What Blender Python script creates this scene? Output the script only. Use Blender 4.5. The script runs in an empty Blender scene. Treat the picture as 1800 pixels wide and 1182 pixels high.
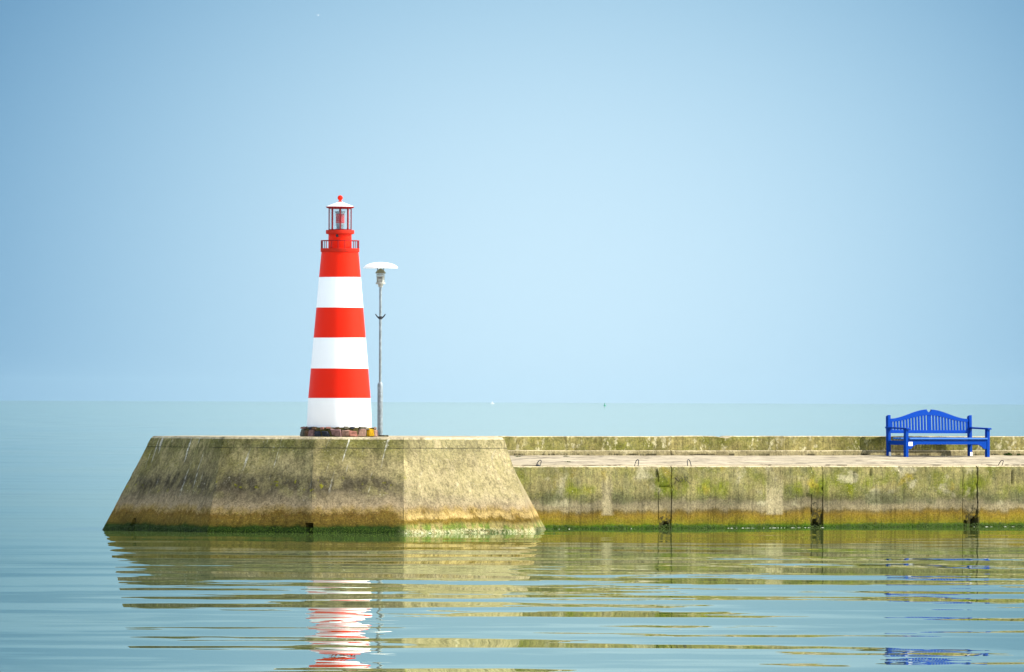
import bpy, bmesh, math, random
from mathutils import Vector, Matrix, noise as mnoise

random.seed(7)
R = math.radians
scene = bpy.context.scene
col = scene.collection

# ------------------------------------------------------------------ camera
CAM = Vector((0.0, -250.0, 3.03))
cam_d = bpy.data.cameras.new("camera")
cam = bpy.data.objects.new("camera", cam_d)
col.objects.link(cam)
cam_d.sensor_width = 36.0
cam_d.lens = 375.0
cam_d.clip_start = 1.0
cam_d.clip_end = 200000.0
cam.matrix_world = Matrix.Translation(CAM) @ Matrix.Rotation(R(90 + 0.3545), 4, 'X') @ Matrix.Rotation(R(0.22), 4, 'Z')
scene.camera = cam

# ------------------------------------------------------------------ sun, sky, exposure
SUN_EL, SUN_AZ = R(41), R(83)          # azimuth measured from the camera side, towards the right
SUN_DIR = Vector((math.cos(SUN_EL) * math.sin(SUN_AZ), -math.cos(SUN_EL) * math.cos(SUN_AZ), math.sin(SUN_EL)))
sd = bpy.data.lights.new("sun", 'SUN')
sd.energy = 3.7
sd.angle = R(0.53)
sd.color = (1.0, 0.94, 0.83)
sun = bpy.data.objects.new("sun", sd)
sun.rotation_euler = SUN_DIR.to_track_quat('Z', 'Y').to_euler()
sun.location = (60, -40, 60)
col.objects.link(sun)

vs = scene.view_settings
vs.view_transform = 'Standard'
vs.look = 'None'
vs.gamma = 1.0
vs.exposure = 1.1

class NT:
    """small helper to write node trees"""
    def __init__(self, tree):
        self.t = tree; self.n = tree.nodes; self.l = tree.links
    def node(self, kind, **kw):
        nd = self.n.new(kind)
        for k, v in kw.items(): setattr(nd, k, v)
        return nd
    def put(self, sock, v):
        if hasattr(v, 'is_output'): self.l.new(v, sock)
        elif v is not None:
            if isinstance(v, (tuple, list)) and sock.type == 'RGBA' and len(v) == 3: v = (*v, 1)
            sock.default_value = v
    def math(self, op, a, b=None, c=None, clamp=False):
        nd = self.node('ShaderNodeMath', operation=op, use_clamp=clamp)
        for i, v in enumerate((a, b, c)):
            if v is not None: self.put(nd.inputs[i], v)
        return nd.outputs[0]
    def vmath(self, op, a, b=None):
        nd = self.node('ShaderNodeVectorMath', operation=op)
        self.put(nd.inputs[0], a)
        if b is not None: self.put(nd.inputs[1], b)
        return nd.outputs[0]
    def xyz(self, x, y, z):
        nd = self.node('ShaderNodeCombineXYZ')
        self.put(nd.inputs[0], x); self.put(nd.inputs[1], y); self.put(nd.inputs[2], z)
        return nd.outputs[0]
    def sep(self, v):
        nd = self.node('ShaderNodeSeparateXYZ'); self.put(nd.inputs[0], v)
        return nd.outputs
    def noise(self, vec, scale=1.0, detail=3.0, rough=0.5, out='Fac', dist=0.0):
        nd = self.node('ShaderNodeTexNoise')
        self.put(nd.inputs['Vector'], vec)
        nd.inputs['Scale'].default_value = scale
        nd.inputs['Detail'].default_value = detail
        nd.inputs['Roughness'].default_value = rough
        nd.inputs['Distortion'].default_value = dist
        return nd.outputs[out]
    def voronoi(self, vec, scale=1.0, feature='F1', out='Distance'):
        nd = self.node('ShaderNodeTexVoronoi', feature=feature)
        self.put(nd.inputs['Vector'], vec); nd.inputs['Scale'].default_value = scale
        return nd.outputs[out]
    def step(self, v, lo, hi, a=0.0, b=1.0):
        nd = self.node('ShaderNodeMapRange', interpolation_type='SMOOTHSTEP')
        self.put(nd.inputs[0], v)
        for i, x in ((1, lo), (2, hi), (3, a), (4, b)): self.put(nd.inputs[i], x)
        return nd.outputs[0]
    def ramp(self, v, stops, interp='LINEAR'):
        nd = self.node('ShaderNodeValToRGB'); nd.color_ramp.interpolation = interp
        cr = nd.color_ramp
        while len(cr.elements) < len(stops): cr.elements.new(0.5)
        for e, (p, c) in zip(cr.elements, stops):
            e.position = p; e.color = (*c, 1) if len(c) == 3 else c
        self.put(nd.inputs[0], v)
        return nd.outputs[0]
    def mix(self, f, a, b, mode='MIX'):
        nd = self.node('ShaderNodeMix', data_type='RGBA', blend_type=mode)
        nd.clamp_factor = True
        self.put(nd.inputs[0], f); self.put(nd.inputs[6], a); self.put(nd.inputs[7], b)
        return nd.outputs[2]
    def mul(self, *a):
        o = a[0]
        for b in a[1:]: o = self.math('MULTIPLY', o, b)
        return o

world = bpy.data.worlds.new("World")
scene.world = world
world.use_nodes = True
w = NT(world.node_tree)
w.n.clear()
sky = w.node('ShaderNodeTexSky', sky_type='NISHITA')
sky.sun_disc = False
sky.sun_elevation = math.asin(SUN_DIR.z)
sky.sun_rotation = math.atan2(SUN_DIR.x, SUN_DIR.y)
sky.altitude = 0.0
sky.air_density = 1.0
sky.dust_density = 1.4
sky.ozone_density = 2.0
# pale low haze, with lens falloff towards the sides painted into the sky colour
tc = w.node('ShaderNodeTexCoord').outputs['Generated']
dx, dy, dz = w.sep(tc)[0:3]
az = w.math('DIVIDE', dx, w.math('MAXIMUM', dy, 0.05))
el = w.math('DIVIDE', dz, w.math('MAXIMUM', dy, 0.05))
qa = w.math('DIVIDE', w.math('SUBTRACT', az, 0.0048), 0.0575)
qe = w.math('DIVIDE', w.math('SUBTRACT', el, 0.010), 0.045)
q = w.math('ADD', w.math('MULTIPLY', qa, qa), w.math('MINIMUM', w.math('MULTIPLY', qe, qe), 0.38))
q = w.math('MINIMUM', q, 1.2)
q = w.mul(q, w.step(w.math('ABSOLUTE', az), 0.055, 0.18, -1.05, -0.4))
haze_falloff_col = w.node('ShaderNodeCombineColor')
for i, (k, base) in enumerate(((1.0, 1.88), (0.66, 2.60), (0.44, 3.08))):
    w.put(haze_falloff_col.inputs[i], w.math('MULTIPLY', w.math('EXPONENT', w.math('MULTIPLY', q, k)), base))
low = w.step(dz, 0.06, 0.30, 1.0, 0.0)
filled_sky = w.mix(1.0, sky.outputs[0], (2.1, 1.85, 1.45), 'ADD')      # warm white fill added to the upper sky to brighten shaded sides
c = w.mix(low, filled_sky, haze_falloff_col.outputs[0])
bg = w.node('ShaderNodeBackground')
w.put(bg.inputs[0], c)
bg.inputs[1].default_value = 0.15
wo = w.node('ShaderNodeOutputWorld')
w.l.new(bg.outputs[0], wo.inputs[0])

# ------------------------------------------------------------------ quay frame: s along the wall, t away from the water
PIER_A = R(38)
W0 = Vector((0.82, 4.2, 0.0))
U = Vector((math.cos(PIER_A), math.sin(PIER_A), 0)); V = Vector((-math.sin(PIER_A), math.cos(PIER_A), 0))
def qw(s, t, z): return W0 + U * s + V * t + Vector((0, 0, z))
def s_of(px, t=0.0):
    """distance along the quay that shows in column px of the 1800 wide photograph"""
    k = (px - 900) / 18750.0
    # W0.x + U.x s + V.x t = k (250 + W0.y + U.y s + V.y t)
    return (k * (250 + W0.y + V.y * t) - W0.x - V.x * t) / (U.x - k * U.y)

DECK_W = 5.2
JOINTS = [(s_of(1160), s_of(1182)), (s_of(1429), s_of(1448)), (s_of(1695), s_of(1720))]

# ------------------------------------------------------------------ materials
def new_mat(name):
    m = bpy.data.materials.new(name); m.use_nodes = True
    g = NT(m.node_tree); g.n.clear()
    out = g.node('ShaderNodeOutputMaterial')
    return m, g, out

def principled(g, out, base, rough=0.6, metal=0.0, bump=None, bdist=0.01, bstr=1.0, spec=0.5, coat=0.0):
    p = g.node('ShaderNodeBsdfPrincipled')
    g.put(p.inputs['Base Color'], base)
    g.put(p.inputs['Roughness'], rough)
    g.put(p.inputs['Metallic'], metal)
    p.inputs['Specular IOR Level'].default_value = spec
    p.inputs['Coat Weight'].default_value = coat
    p.inputs['Coat Roughness'].default_value = 0.25
    if bump is not None:
        b = g.node('ShaderNodeBump'); b.inputs['Distance'].default_value = bdist; b.inputs['Strength'].default_value = bstr
        g.put(b.inputs['Height'], bump)
        g.l.new(b.outputs[0], p.inputs['Normal'])
    g.l.new(p.outputs[0], out.inputs[0])
    return p

def obj_coord(g): return g.node('ShaderNodeTexCoord').outputs['Object']

def paint_mat(name, base, rough=0.45, wear=0.12, grime=(0.25, 0.2, 0.14), coat=0.0, spec=0.5, scale=6.0):
    m, g, out = new_mat(name)
    o = obj_coord(g)
    n1 = g.noise(o, scale, 5, 0.6)
    n2 = g.noise(g.vmath('MULTIPLY', o, (9, 9, 0.9)), 2.0, 4, 0.6)
    f = g.mul(g.step(n1, 0.45, 0.75), g.step(n2, 0.42, 0.72), wear * 3)
    sp = g.step(g.noise(o, 38, 2, 0.5), 0.68, 0.74, 0, wear * 1.5)
    c = g.mix(g.math('ADD', f, sp, clamp=True), base, grime)
    principled(g, out, c, g.math('ADD', rough, g.math('MULTIPLY', n1, 0.12)), bump=g.noise(o, 22, 3), bdist=0.003, bstr=0.5, coat=coat, spec=spec)
    return m

def metal_mat(name, base, rough=0.45, metal=0.6):
    m, g, out = new_mat(name)
    o = obj_coord(g)
    n = g.noise(o, 14, 4, 0.65)
    dark = tuple(x * 0.6 for x in base)
    principled(g, out, g.mix(g.step(n, 0.35, 0.7), dark, base), rough, metal, bump=g.noise(o, 60, 2), bdist=0.002, bstr=0.4)
    return m

def concrete_mat(name, kind):
    """weathered sea concrete, stained in bands above the water.  kind: 'wall', 'head', 'parapet'"""
    m, g, out = new_mat(name)
    o = obj_coord(g)
    x, y, z = g.sep(o)[0:3]
    big = g.noise(g.vmath('MULTIPLY', o, (0.9, 0.9, 1.4)), 1.0, 4, 0.6)
    mid = g.noise(g.vmath('MULTIPLY', o, (3.4, 3.4, 1.6)), 1.0, 5, 0.62)
    fine = g.noise(o, 9, 5, 0.78)
    grit = g.noise(o, 22, 4, 0.8)
    drip = g.noise(g.vmath('MULTIPLY', o, (5.5, 5.5, 0.8)), 1.0, 4, 0.6)
    tan = (0.158, 0.134, 0.054); olive = (0.078, 0.080, 0.015); grey = (0.090, 0.086, 0.038)
    if kind == 'head': tan = (0.222, 0.184, 0.086); olive = (0.118, 0.106, 0.028); grey = (0.138, 0.118, 0.054)
    if kind == 'parapet': tan = (0.185, 0.158, 0.058); olive = (0.105, 0.106, 0.020); grey = (0.12, 0.115, 0.038)
    c = g.mix(g.step(big, 0.38, 0.64), tan, olive)
    c = g.mix(g.step(mid, 0.42, 0.66, 0, 0.75), c, grey)
    c = g.mix(g.step(g.noise(g.vmath('ADD', o, (7, 3, 1)), 2.1, 4, 0.6), 0.52, 0.7, 0, 0.8), c, tan)
    if kind == 'wall':
        drip2 = g.noise(g.vmath('MULTIPLY', o, (2.4, 2.4, 0.7)), 1.0, 5, 0.62)
        gm = g.mul(g.step(drip2, 0.42, 0.64), g.step(big, 0.38, 0.58), g.step(z, 0.5, 0.75), g.step(z, 1.0, 1.42, 1, 0))
        c = g.mix(g.math('MULTIPLY', gm, 0.9), c, (0.088, 0.098, 0.006))
        for a_, b_ in JOINTS:
            near = g.step(g.math('ABSOLUTE', g.math('SUBTRACT', g.math('ADD', x, g.math('MULTIPLY', g.math('SUBTRACT', drip, 0.5), 0.7)), (a_ + b_) / 2)), 0.18, 0.42, 1, 0)
            c = g.mix(g.mul(near, g.step(z, 0.55, 0.8), g.step(z, 0.95, 1.42, 1, 0), g.step(mid, 0.36, 0.52), 0.9), c, (0.075, 0.092, 0.004))
        ym = g.mul(g.step(g.noise(g.vmath('ADD', o, (3.1, 0, 8)), 1.7, 3, 0.5), 0.58, 0.7), g.step(z, 0.7, 0.95))
        c = g.mix(g.math('MULTIPLY', ym, 0.6), c, (0.20, 0.15, 0.018))
        band = [(0.0, (0.012, 0.034, 0.002)), (0.045, (0.030, 0.060, 0.003)), (0.085, (0.092, 0.086, 0.006)), (0.17, (0.120, 0.088, 0.008)),
                (0.225, (0.115, 0.074, 0.010)), (0.27, (0.085, 0.062, 0.018)), (0.32, (0.135, 0.110, 0.060)), (0.40, (0.122, 0.102, 0.058)), (0.48, (0.068, 0.062, 0.026)), (0.58, (0.085, 0.080, 0.030))]
        lo, hi = 0.42, 0.62
        zs = 1 / 1.5
    elif kind == 'head':
        gm = g.mul(g.step(z, 1.55, 2.0), g.step(mid, 0.34, 0.55))
        c = g.mix(g.math('MULTIPLY', gm, 0.7), c, (0.068, 0.068, 0.018))
        band = [(0.0, (0.006, 0.016, 0.002)), (0.060, (0.014, 0.030, 0.003)), (0.095, (0.088, 0.060, 0.009)), (0.15, (0.112, 0.072, 0.012)), (0.19, (0.105, 0.062, 0.012)),
                (0.225, (0.20, 0.140, 0.050)), (0.29, (0.185, 0.142, 0.080)), (0.36, (0.138, 0.110, 0.062)), (0.45, (0.055, 0.046, 0.026)), (0.58, (0.062, 0.053, 0.030)), (0.68, (0.118, 0.100, 0.055))]
        lo, hi = 0.50, 0.72
        zs = 1 / 2.2
    if kind != 'parapet':
        zz = g.math('MULTIPLY', z, zs)
        wob = g.math('ADD', g.math('MULTIPLY', g.math('SUBTRACT', mid, 0.5), 0.17), g.math('MULTIPLY', g.math('SUBTRACT', g.noise(g.vmath('MULTIPLY', o, (1.3, 1.3, 0.2)), 1.0, 3), 0.5), 0.16))
        wob = g.math('ADD', wob, g.math('MULTIPLY', g.math('SUBTRACT', grit, 0.5), 0.05))
        # the tide line itself is level, only the bands higher up wander
        zz = g.math('ADD', zz, g.mul(wob, g.step(zz, 0.03, 0.25, 0.35, 1.0)))
        bc = g.ramp(zz, band)
        fade = g.step(zz, lo, hi, 1, 0)
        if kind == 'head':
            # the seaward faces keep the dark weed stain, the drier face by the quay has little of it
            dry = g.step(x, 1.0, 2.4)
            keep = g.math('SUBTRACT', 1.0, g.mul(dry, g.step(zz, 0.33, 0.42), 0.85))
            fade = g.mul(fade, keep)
        bc = g.mix(g.mul(g.step(fine, 0.46, 0.60), g.step(zz, 0.06, 0.12), g.step(zz, 0.22, 0.30, 1, 0), 0.75), bc, (0.060, 0.042, 0.008))
        bc = g.mix(g.mul(g.step(g.noise(o, 30, 3, 0.7), 0.56, 0.66), g.step(zz, 0.06, 0.12), g.step(zz, 0.22, 0.28, 1, 0), 0.7), bc, (0.19, 0.145, 0.028))
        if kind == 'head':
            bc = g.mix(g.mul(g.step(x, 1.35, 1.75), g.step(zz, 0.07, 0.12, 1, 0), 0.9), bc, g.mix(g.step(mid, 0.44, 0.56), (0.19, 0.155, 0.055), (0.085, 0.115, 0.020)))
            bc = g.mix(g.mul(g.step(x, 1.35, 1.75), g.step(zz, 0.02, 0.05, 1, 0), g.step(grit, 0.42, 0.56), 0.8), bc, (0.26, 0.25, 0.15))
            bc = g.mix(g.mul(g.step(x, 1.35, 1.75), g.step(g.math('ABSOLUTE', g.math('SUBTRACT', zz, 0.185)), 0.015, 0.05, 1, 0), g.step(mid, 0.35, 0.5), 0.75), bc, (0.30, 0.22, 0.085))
        if kind == 'head':
            fade = g.mul(fade, g.math('SUBTRACT', 1.0, g.mul(g.step(zz, 0.36, 0.44), g.step(mid, 0.44, 0.64), 0.75)))
        c = g.mix(fade, c, bc)
    else:
        wl = g.mul(g.step(g.noise(g.vmath('MULTIPLY', o, (3.2, 3, 2.2)), 2.2, 5, 0.68), 0.52, 0.60), g.step(g.noise(o, 1.6, 2), 0.42, 0.58))
        c = g.mix(g.math('MULTIPLY', wl, 0.8), c, (0.36, 0.33, 0.20))
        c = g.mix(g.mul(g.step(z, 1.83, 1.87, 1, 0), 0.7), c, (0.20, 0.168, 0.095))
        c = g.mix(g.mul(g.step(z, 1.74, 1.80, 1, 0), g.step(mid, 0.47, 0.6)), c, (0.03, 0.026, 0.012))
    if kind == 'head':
        c = g.mix(g.mul(g.step(x, 1.45, 1.75), g.step(z, 0.55, 0.75), g.step(mid, 0.30, 0.55, 0.9, 0.45)), c, (0.218, 0.182, 0.100))  # sunlit right face lightened in colour to raise its brightness
    if kind == 'wall':
        pale = g.mul(g.step(g.noise(g.vmath('MULTIPLY', g.vmath('ADD', o, (31, 2, 4)), (1.1, 1, 1.5)), 1.0, 4, 0.6), 0.53, 0.64), g.step(z, 0.5, 0.6))
        c = g.mix(g.math('MULTIPLY', pale, 0.8), c, (0.21, 0.188, 0.112))
        soot = g.mul(g.step(g.noise(g.vmath('MULTIPLY', g.vmath('ADD', o, (9, 2, 14)), (0.7, 1, 0.8)), 1.0, 4, 0.62), 0.48, 0.62), g.step(z, 0.52, 0.62), g.step(z, 0.75, 1.1, 1, 0))
        c = g.mix(g.math('MULTIPLY', soot, 0.8), c, (0.050, 0.052, 0.023))
        for px_, w_ in ((1362, 0.20), (1068, 0.10)):      # scoured pale columns below drains
            colm = g.step(g.math('ABSOLUTE', g.math('ADD', g.math('SUBTRACT', x, s_of(px_)), g.math('MULTIPLY', g.math('SUBTRACT', mid, 0.5), 0.3))), w_, w_ + 0.12, 1, 0)
            c = g.mix(g.mul(colm, g.step(z, 0.30, 0.36), g.step(z, 0.8, 1.4, 0.8, 0.15)), c, (0.205, 0.172, 0.096))
        for i_, (a_, b_) in enumerate(JOINTS):
            near = g.step(g.math('ABSOLUTE', g.math('SUBTRACT', x, (a_ + b_) / 2 + (0, -0.02, 0.08)[i_])), 0.17, 0.24, 1, 0)
            ero = g.mul(near, g.step(g.math('SUBTRACT', fine, g.math('MULTIPLY', z, (0.5, 0.26, 0.30)[i_])), (0.36, 0.35, 0.36)[i_], 0.43))
            c = g.mix(g.math('MULTIPLY', ero, 0.88), c, (0.014, 0.014, 0.006))
    # pale lichen spots and rain washed streaks, dark pits
    spots = g.mul(g.step(g.noise(o, 24, 3, 0.6), 0.62, 0.70), g.step(big, 0.40, 0.62), g.step(z, 0.45, 0.8))
    c = g.mix(g.math('MULTIPLY', spots, 0.65), c, (0.33, 0.31, 0.23))
    if kind == 'head':
        sc = g.vmath('MULTIPLY', g.xyz(g.math('ADD', x, g.math('MULTIPLY', z, -0.30)), y, z), (13.0, 1.5, 0.6))
        st = g.mul(g.step(g.noise(sc, 1.0, 3, 0.55), 0.60, 0.68), g.step(g.noise(g.vmath('ADD', sc, (40, 2, 5)), 0.30, 2), 0.46, 0.56), g.step(z, 0.75, 1.2), g.step(x, 1.2, 1.6, 1, 0.3), g.step(fine, 0.38, 0.56, 0.25, 1.0))
        c = g.mix(g.math('MULTIPLY', st, 0.75), c, (0.38, 0.37, 0.31))
        ym = g.mul(g.step(g.noise(g.vmath('MULTIPLY', o, (3.0, 3.0, 4.0)), 1.3, 4, 0.6), 0.62, 0.68), g.step(z, 0.85, 1.0), g.step(z, 1.2, 1.35, 1, 0), g.step(x, 1.6, 2.0, 1, 0))
        c = g.mix(g.math('MULTIPLY', ym, 0.8), c, (0.13, 0.125, 0.006))
        c = g.mix(g.mul(g.step(g.math('ABSOLUTE', g.math('SUBTRACT', z, g.math('ADD', 1.94, g.math('MULTIPLY', mid, 0.02)))), 0.006, 0.014, 1, 0), g.step(big, 0.35, 0.5), 0.75), c, (0.03, 0.028, 0.015))
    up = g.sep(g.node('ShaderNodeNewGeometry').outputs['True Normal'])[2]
    c = g.mix(g.mul(g.step(up, 0.55, 0.75), g.step(z, 1.3, 1.4), 0.85), c, (0.36, 0.31, 0.20))  # pale worn tops, with sunlit brightness also painted into the cream
    pits = g.step(g.noise(g.vmath('ADD', o, (5, 9, 2)), 27, 3, 0.6), 0.64, 0.72)
    c = g.mix(g.math('MULTIPLY', pits, 0.6), c, (0.035, 0.030, 0.014))
    k = g.math('ADD', 0.50, g.math('ADD', g.step(fine, 0.34, 0.66, 0, 0.40), g.step(grit, 0.36, 0.64, 0, 0.58)))
    broad = g.noise(g.vmath('MULTIPLY', g.vmath('ADD', o, (17, 5, 3)), (0.8, 0.8, 1.0)), 1.0, 3, 0.6)
    k = g.math('MULTIPLY', k, g.step(broad, 0.34, 0.62, 0.74, 1.12))
    runs = g.noise(g.vmath('MULTIPLY', o, (10, 10, 0.8)), 1.0, 4, 0.65)
    k = g.math('MULTIPLY', k, g.step(g.math('ADD', runs, g.math('MULTIPLY', g.math('SUBTRACT', big, 0.5), 0.5)), 0.34, 0.50, 0.72, 1.03))
    c = g.mix(1.0, c, g.xyz(k, k, k), 'MULTIPLY')
    rough = 0.95
    h = g.math('ADD', g.math('MULTIPLY', fine, 0.7), g.math('MULTIPLY', grit, 0.5))
    h = g.math('SUBTRACT', h, g.math('MULTIPLY', pits, 0.4))
    principled(g, out, c, rough, bump=h, bdist=0.007, bstr=0.9, spec=0.06)
    return m

def deck_mat():
    m, g, out = new_mat("pale_worn_concrete")
    o = obj_coord(g)
    n = g.noise(o, 1.3, 5, 0.6); f = g.noise(o, 30, 4, 0.7)
    lines = g.noise(g.vmath('MULTIPLY', o, (0.45, 2.2, 1)), 1.0, 5, 0.62)
    c = g.mix(g.step(n, 0.4, 0.65), (0.31, 0.268, 0.182), (0.39, 0.340, 0.235))
    c = g.mix(g.step(g.math('ABSOLUTE', g.math('SUBTRACT', lines, 0.5)), 0.012, 0.035, 0.8, 0), c, (0.07, 0.055, 0.035))
    c = g.mix(g.step(lines, 0.58, 0.68, 0, 0.5), c, (0.17, 0.145, 0.08))
    c = g.mix(g.step(f, 0.62, 0.72, 0, 0.5), c, (0.15, 0.13, 0.08))
    principled(g, out, c, 0.95, bump=f, bdist=0.008, spec=0.08)
    return m

def water_mat():
    m, g, out = new_mat("still_lagoon_water")
    P = g.node('ShaderNodeNewGeometry').outputs['Position']
    def nz(sx, sy, off, det=1.0, rough=0.45):
        v = g.vmath('MULTIPLY', g.vmath('ADD', P, off), (1.0 / sx, 1.0 / sy, 1.0))
        return g.math('SUBTRACT', g.noise(v, 1.0, det, rough), 0.5)
    a = nz(7.5, 5.0, (13, 5, 0))
    b = nz(2.8, 1.9, (3, 47, 2), 2.0, 0.5)
    cc = nz(0.9, 1.1, (31, 7, 5))
    calm = nz(60.0, 30.0, (11, 3, 9))
    # the water lies calmer in the lee of the pier
    lee = g.step(g.sep(P)[1], -85.0, -15.0, 1.0, 0.30)
    amp = g.mul(lee, g.math('ADD', 1.0, g.math('MULTIPLY', calm, 1.2)))
    sy = g.math('ADD', g.math('MULTIPLY', a, 0.080), g.math('ADD', g.math('MULTIPLY', b, 0.034), g.math('MULTIPLY', cc, 0.014)))
    sy = g.math('MULTIPLY', g.math('SUBTRACT', sy, 0.0034), amp)
    d = nz(2.0, 2.2, (71, 17, 4))
    e = nz(0.7, 0.8, (17, 27, 14))
    sx = g.math('ADD', g.math('MULTIPLY', d, 0.05), g.math('MULTIPLY', e, 0.03))
    N = g.vmath('NORMALIZE', g.xyz(sx, sy, 1.0))
    gl = g.node('ShaderNodeBsdfGlossy')
    gl.inputs['Roughness'].default_value = 0.0
    graze = g.step(g.sep(g.node('ShaderNodeNewGeometry').outputs['Incoming'])[2], 0.0, 0.016)
    g.put(gl.inputs['Color'], g.mix(graze, (0.97, 0.985, 0.95), (0.75, 0.815, 0.765)))
    g.l.new(N, gl.inputs['Normal'])
    df = g.node('ShaderNodeBsdfDiffuse')
    streak = nz(70.0, 60.0, (5, 8, 1), 3.0, 0.55)
    g.put(df.inputs['Color'], g.mix(g.step(streak, -0.1, 0.12), (0.11, 0.18, 0.06), (0.17, 0.22, 0.040)))
    ms = g.node('ShaderNodeMixShader')
    ms.inputs[0].default_value = 0.085
    g.l.new(gl.outputs[0], ms.inputs[1]); g.l.new(df.outputs[0], ms.inputs[2])
    g.l.new(ms.outputs[0], out.inputs[0])
    return m

def glass_mat():
    m, g, out = new_mat("lantern_glass")
    tr = g.node('ShaderNodeBsdfTransparent'); tr.inputs[0].default_value = (0.94, 0.97, 0.97, 1)
    df = g.node('ShaderNodeBsdfDiffuse'); df.inputs[0].default_value = (0.8, 0.82, 0.82, 1)
    gl = g.node('ShaderNodeBsdfGlossy'); gl.inputs['Roughness'].default_value = 0.05
    fr = g.math('ADD', 0.04, g.math('MULTIPLY', g.math('POWER', g.node('ShaderNodeLayerWeight').outputs['Facing'], 4.0), 0.5))
    m1 = g.node('ShaderNodeMixShader')
    # salt film on the panes
    g.put(m1.inputs[0], g.step(g.noise(obj_coord(g), 3, 2), 0.3, 0.7, 0.04, 0.08))
    g.l.new(tr.outputs[0], m1.inputs[1]); g.l.new(df.outputs[0], m1.inputs[2])
    m2 = g.node('ShaderNodeMixShader')
    g.l.new(fr, m2.inputs[0]); g.l.new(m1.outputs[0], m2.inputs[1]); g.l.new(gl.outputs[0], m2.inputs[2])
    g.l.new(m2.outputs[0], out.inputs[0])
    return m

def simple(name, base, rough=0.7, metal=0.0, var=0.25, scale=20.0, spec=0.1):
    m, g, out = new_mat(name)
    n = g.noise(obj_coord(g), scale, 4, 0.6)
    c = g.mix(g.step(n, 0.3, 0.7), tuple(v * (1 - var) for v in base), base)
    principled(g, out, c, rough, metal, bump=n, bdist=0.004, bstr=0.6, spec=spec)
    return m

M_RED = paint_mat("red_enamel", (0.66, 0.014, 0.0012), 0.45, 0.05, (0.26, 0.035, 0.015), spec=0.10)
M_RED2 = paint_mat("red_ironwork_paint", (0.42, 0.016, 0.006), 0.6, 0.22, (0.10, 0.03, 0.02), spec=0.08)
M_WHITE = paint_mat("white_enamel", (0.80, 0.80, 0.78), 0.4, 0.035, (0.50, 0.46, 0.36))
M_ROOFW = paint_mat("white_roof_paint", (0.80, 0.77, 0.75), 0.5, 0.04, (0.55, 0.45, 0.38))
M_MULL = paint_mat("dark_red_frame_paint", (0.20, 0.008, 0.010), 0.5, 0.1, spec=0.08)
M_GALV = metal_mat("galvanised_steel", (0.22, 0.27, 0.285), 0.5, 0.15)
M_LAMPG = paint_mat("lamp_grey_paint", (0.27, 0.28, 0.24), 0.5, 0.15, (0.16, 0.16, 0.06))
M_CAPG = paint_mat("mossy_grey_paint", (0.15, 0.15, 0.10), 0.7, 0.25, (0.12, 0.12, 0.03))
M_LAMPW = paint_mat("lamp_white_paint", (0.78, 0.78, 0.74), 0.5, 0.08)
M_DARK = simple("dark_iron", (0.035, 0.04, 0.045), 0.6, 0.3)
M_RUST = simple("rusty_iron", (0.07, 0.055, 0.045), 0.7, 0.3)
M_BLUE = paint_mat("blue_gloss_paint", (0.0004, 0.036, 0.25), 0.45, 0.03, (0.008, 0.06, 0.20), spec=0.05, scale=9)
M_SEAT = paint_mat("sun_faded_blue_paint", (0.004, 0.085, 0.33), 0.42, 0.14, (0.06, 0.20, 0.42), spec=0.3, scale=5)
M_STICK = simple("white_sticker", (0.78, 0.78, 0.78), 0.5, 0, 0.05)
M_GLASS = glass_mat()
M_LENS = simple("red_lens", (0.36, 0.002, 0.008), 0.4, 0, 0.2, 12, 0.15)
M_LGREY = simple("lantern_grey", (0.22, 0.25, 0.28), 0.4, 0.4)
M_WALL = concrete_mat("stained_quay_concrete", 'wall')
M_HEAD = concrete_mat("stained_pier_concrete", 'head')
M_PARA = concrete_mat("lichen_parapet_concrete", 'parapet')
M_DECK = deck_mat()
M_WATER = water_mat()
M_MORTAR = simple("dark_mossy_mortar", (0.085, 0.070, 0.024), 0.95, 0, 0.6, 18)
M_STONES = [simple("stone_" + n, c, 0.85, 0, 0.45, 16) for n, c in (
    ("slate", (0.03, 0.036, 0.05)), ("mauve", (0.20, 0.12, 0.11)), ("pink", (0.28, 0.175, 0.13)),
    ("brown", (0.13, 0.075, 0.04)), ("ochre_lichen", (0.36, 0.21, 0.004)), ("grey", (0.13, 0.12, 0.085)), ("rose", (0.29, 0.13, 0.095)))]
M_ALGAE = simple("green_algae", (0.042, 0.078, 0.005), 0.6, 0, 0.6, 9)
M_GLINT = simple("white_glint", (0.5, 0.52, 0.42), 0.6, 0, 0.1)
M_WEED = simple("green_weed", (0.045, 0.08, 0.01), 0.7, 0, 0.5, 30)
M_SCRATCH = simple("scratched_dirt", (0.06, 0.05, 0.03), 0.95)
M_SAIL = simple("white_sailcloth", (0.62, 0.63, 0.62), 0.8, 0, 0.05)
M_BUOY = simple("green_buoy_paint", (0.04, 0.22, 0.14), 0.5, 0, 0.1)
M_GULL = simple("white_feathers", (0.82, 0.83, 0.83), 0.8, 0, 0.1)

# ------------------------------------------------------------------ mesh helpers
def link(name, bm, mats, parent=None, smooth=None):
    name = str(name)
    me = bpy.data.meshes.new(name)
    bmesh.ops.recalc_face_normals(bm, faces=bm.faces)
    bm.to_mesh(me); bm.free()
    for m in (mats if isinstance(mats, (list, tuple)) else [mats]): me.materials.append(m)
    o = bpy.data.objects.new(name, me)
    col.objects.link(o)
    if parent is not None: o.parent = parent
    if smooth is not None:
        for p in me.polygons: p.use_smooth = True
        if smooth < 180: me.set_sharp_from_angle(angle=R(smooth))
    return o

def tag(o, label=None, cat=None, group=None, kind=None):
    if label: o['label'] = label
    if cat: o['category'] = cat
    if group: o['group'] = group
    if kind: o['kind'] = kind
    return o

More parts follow.
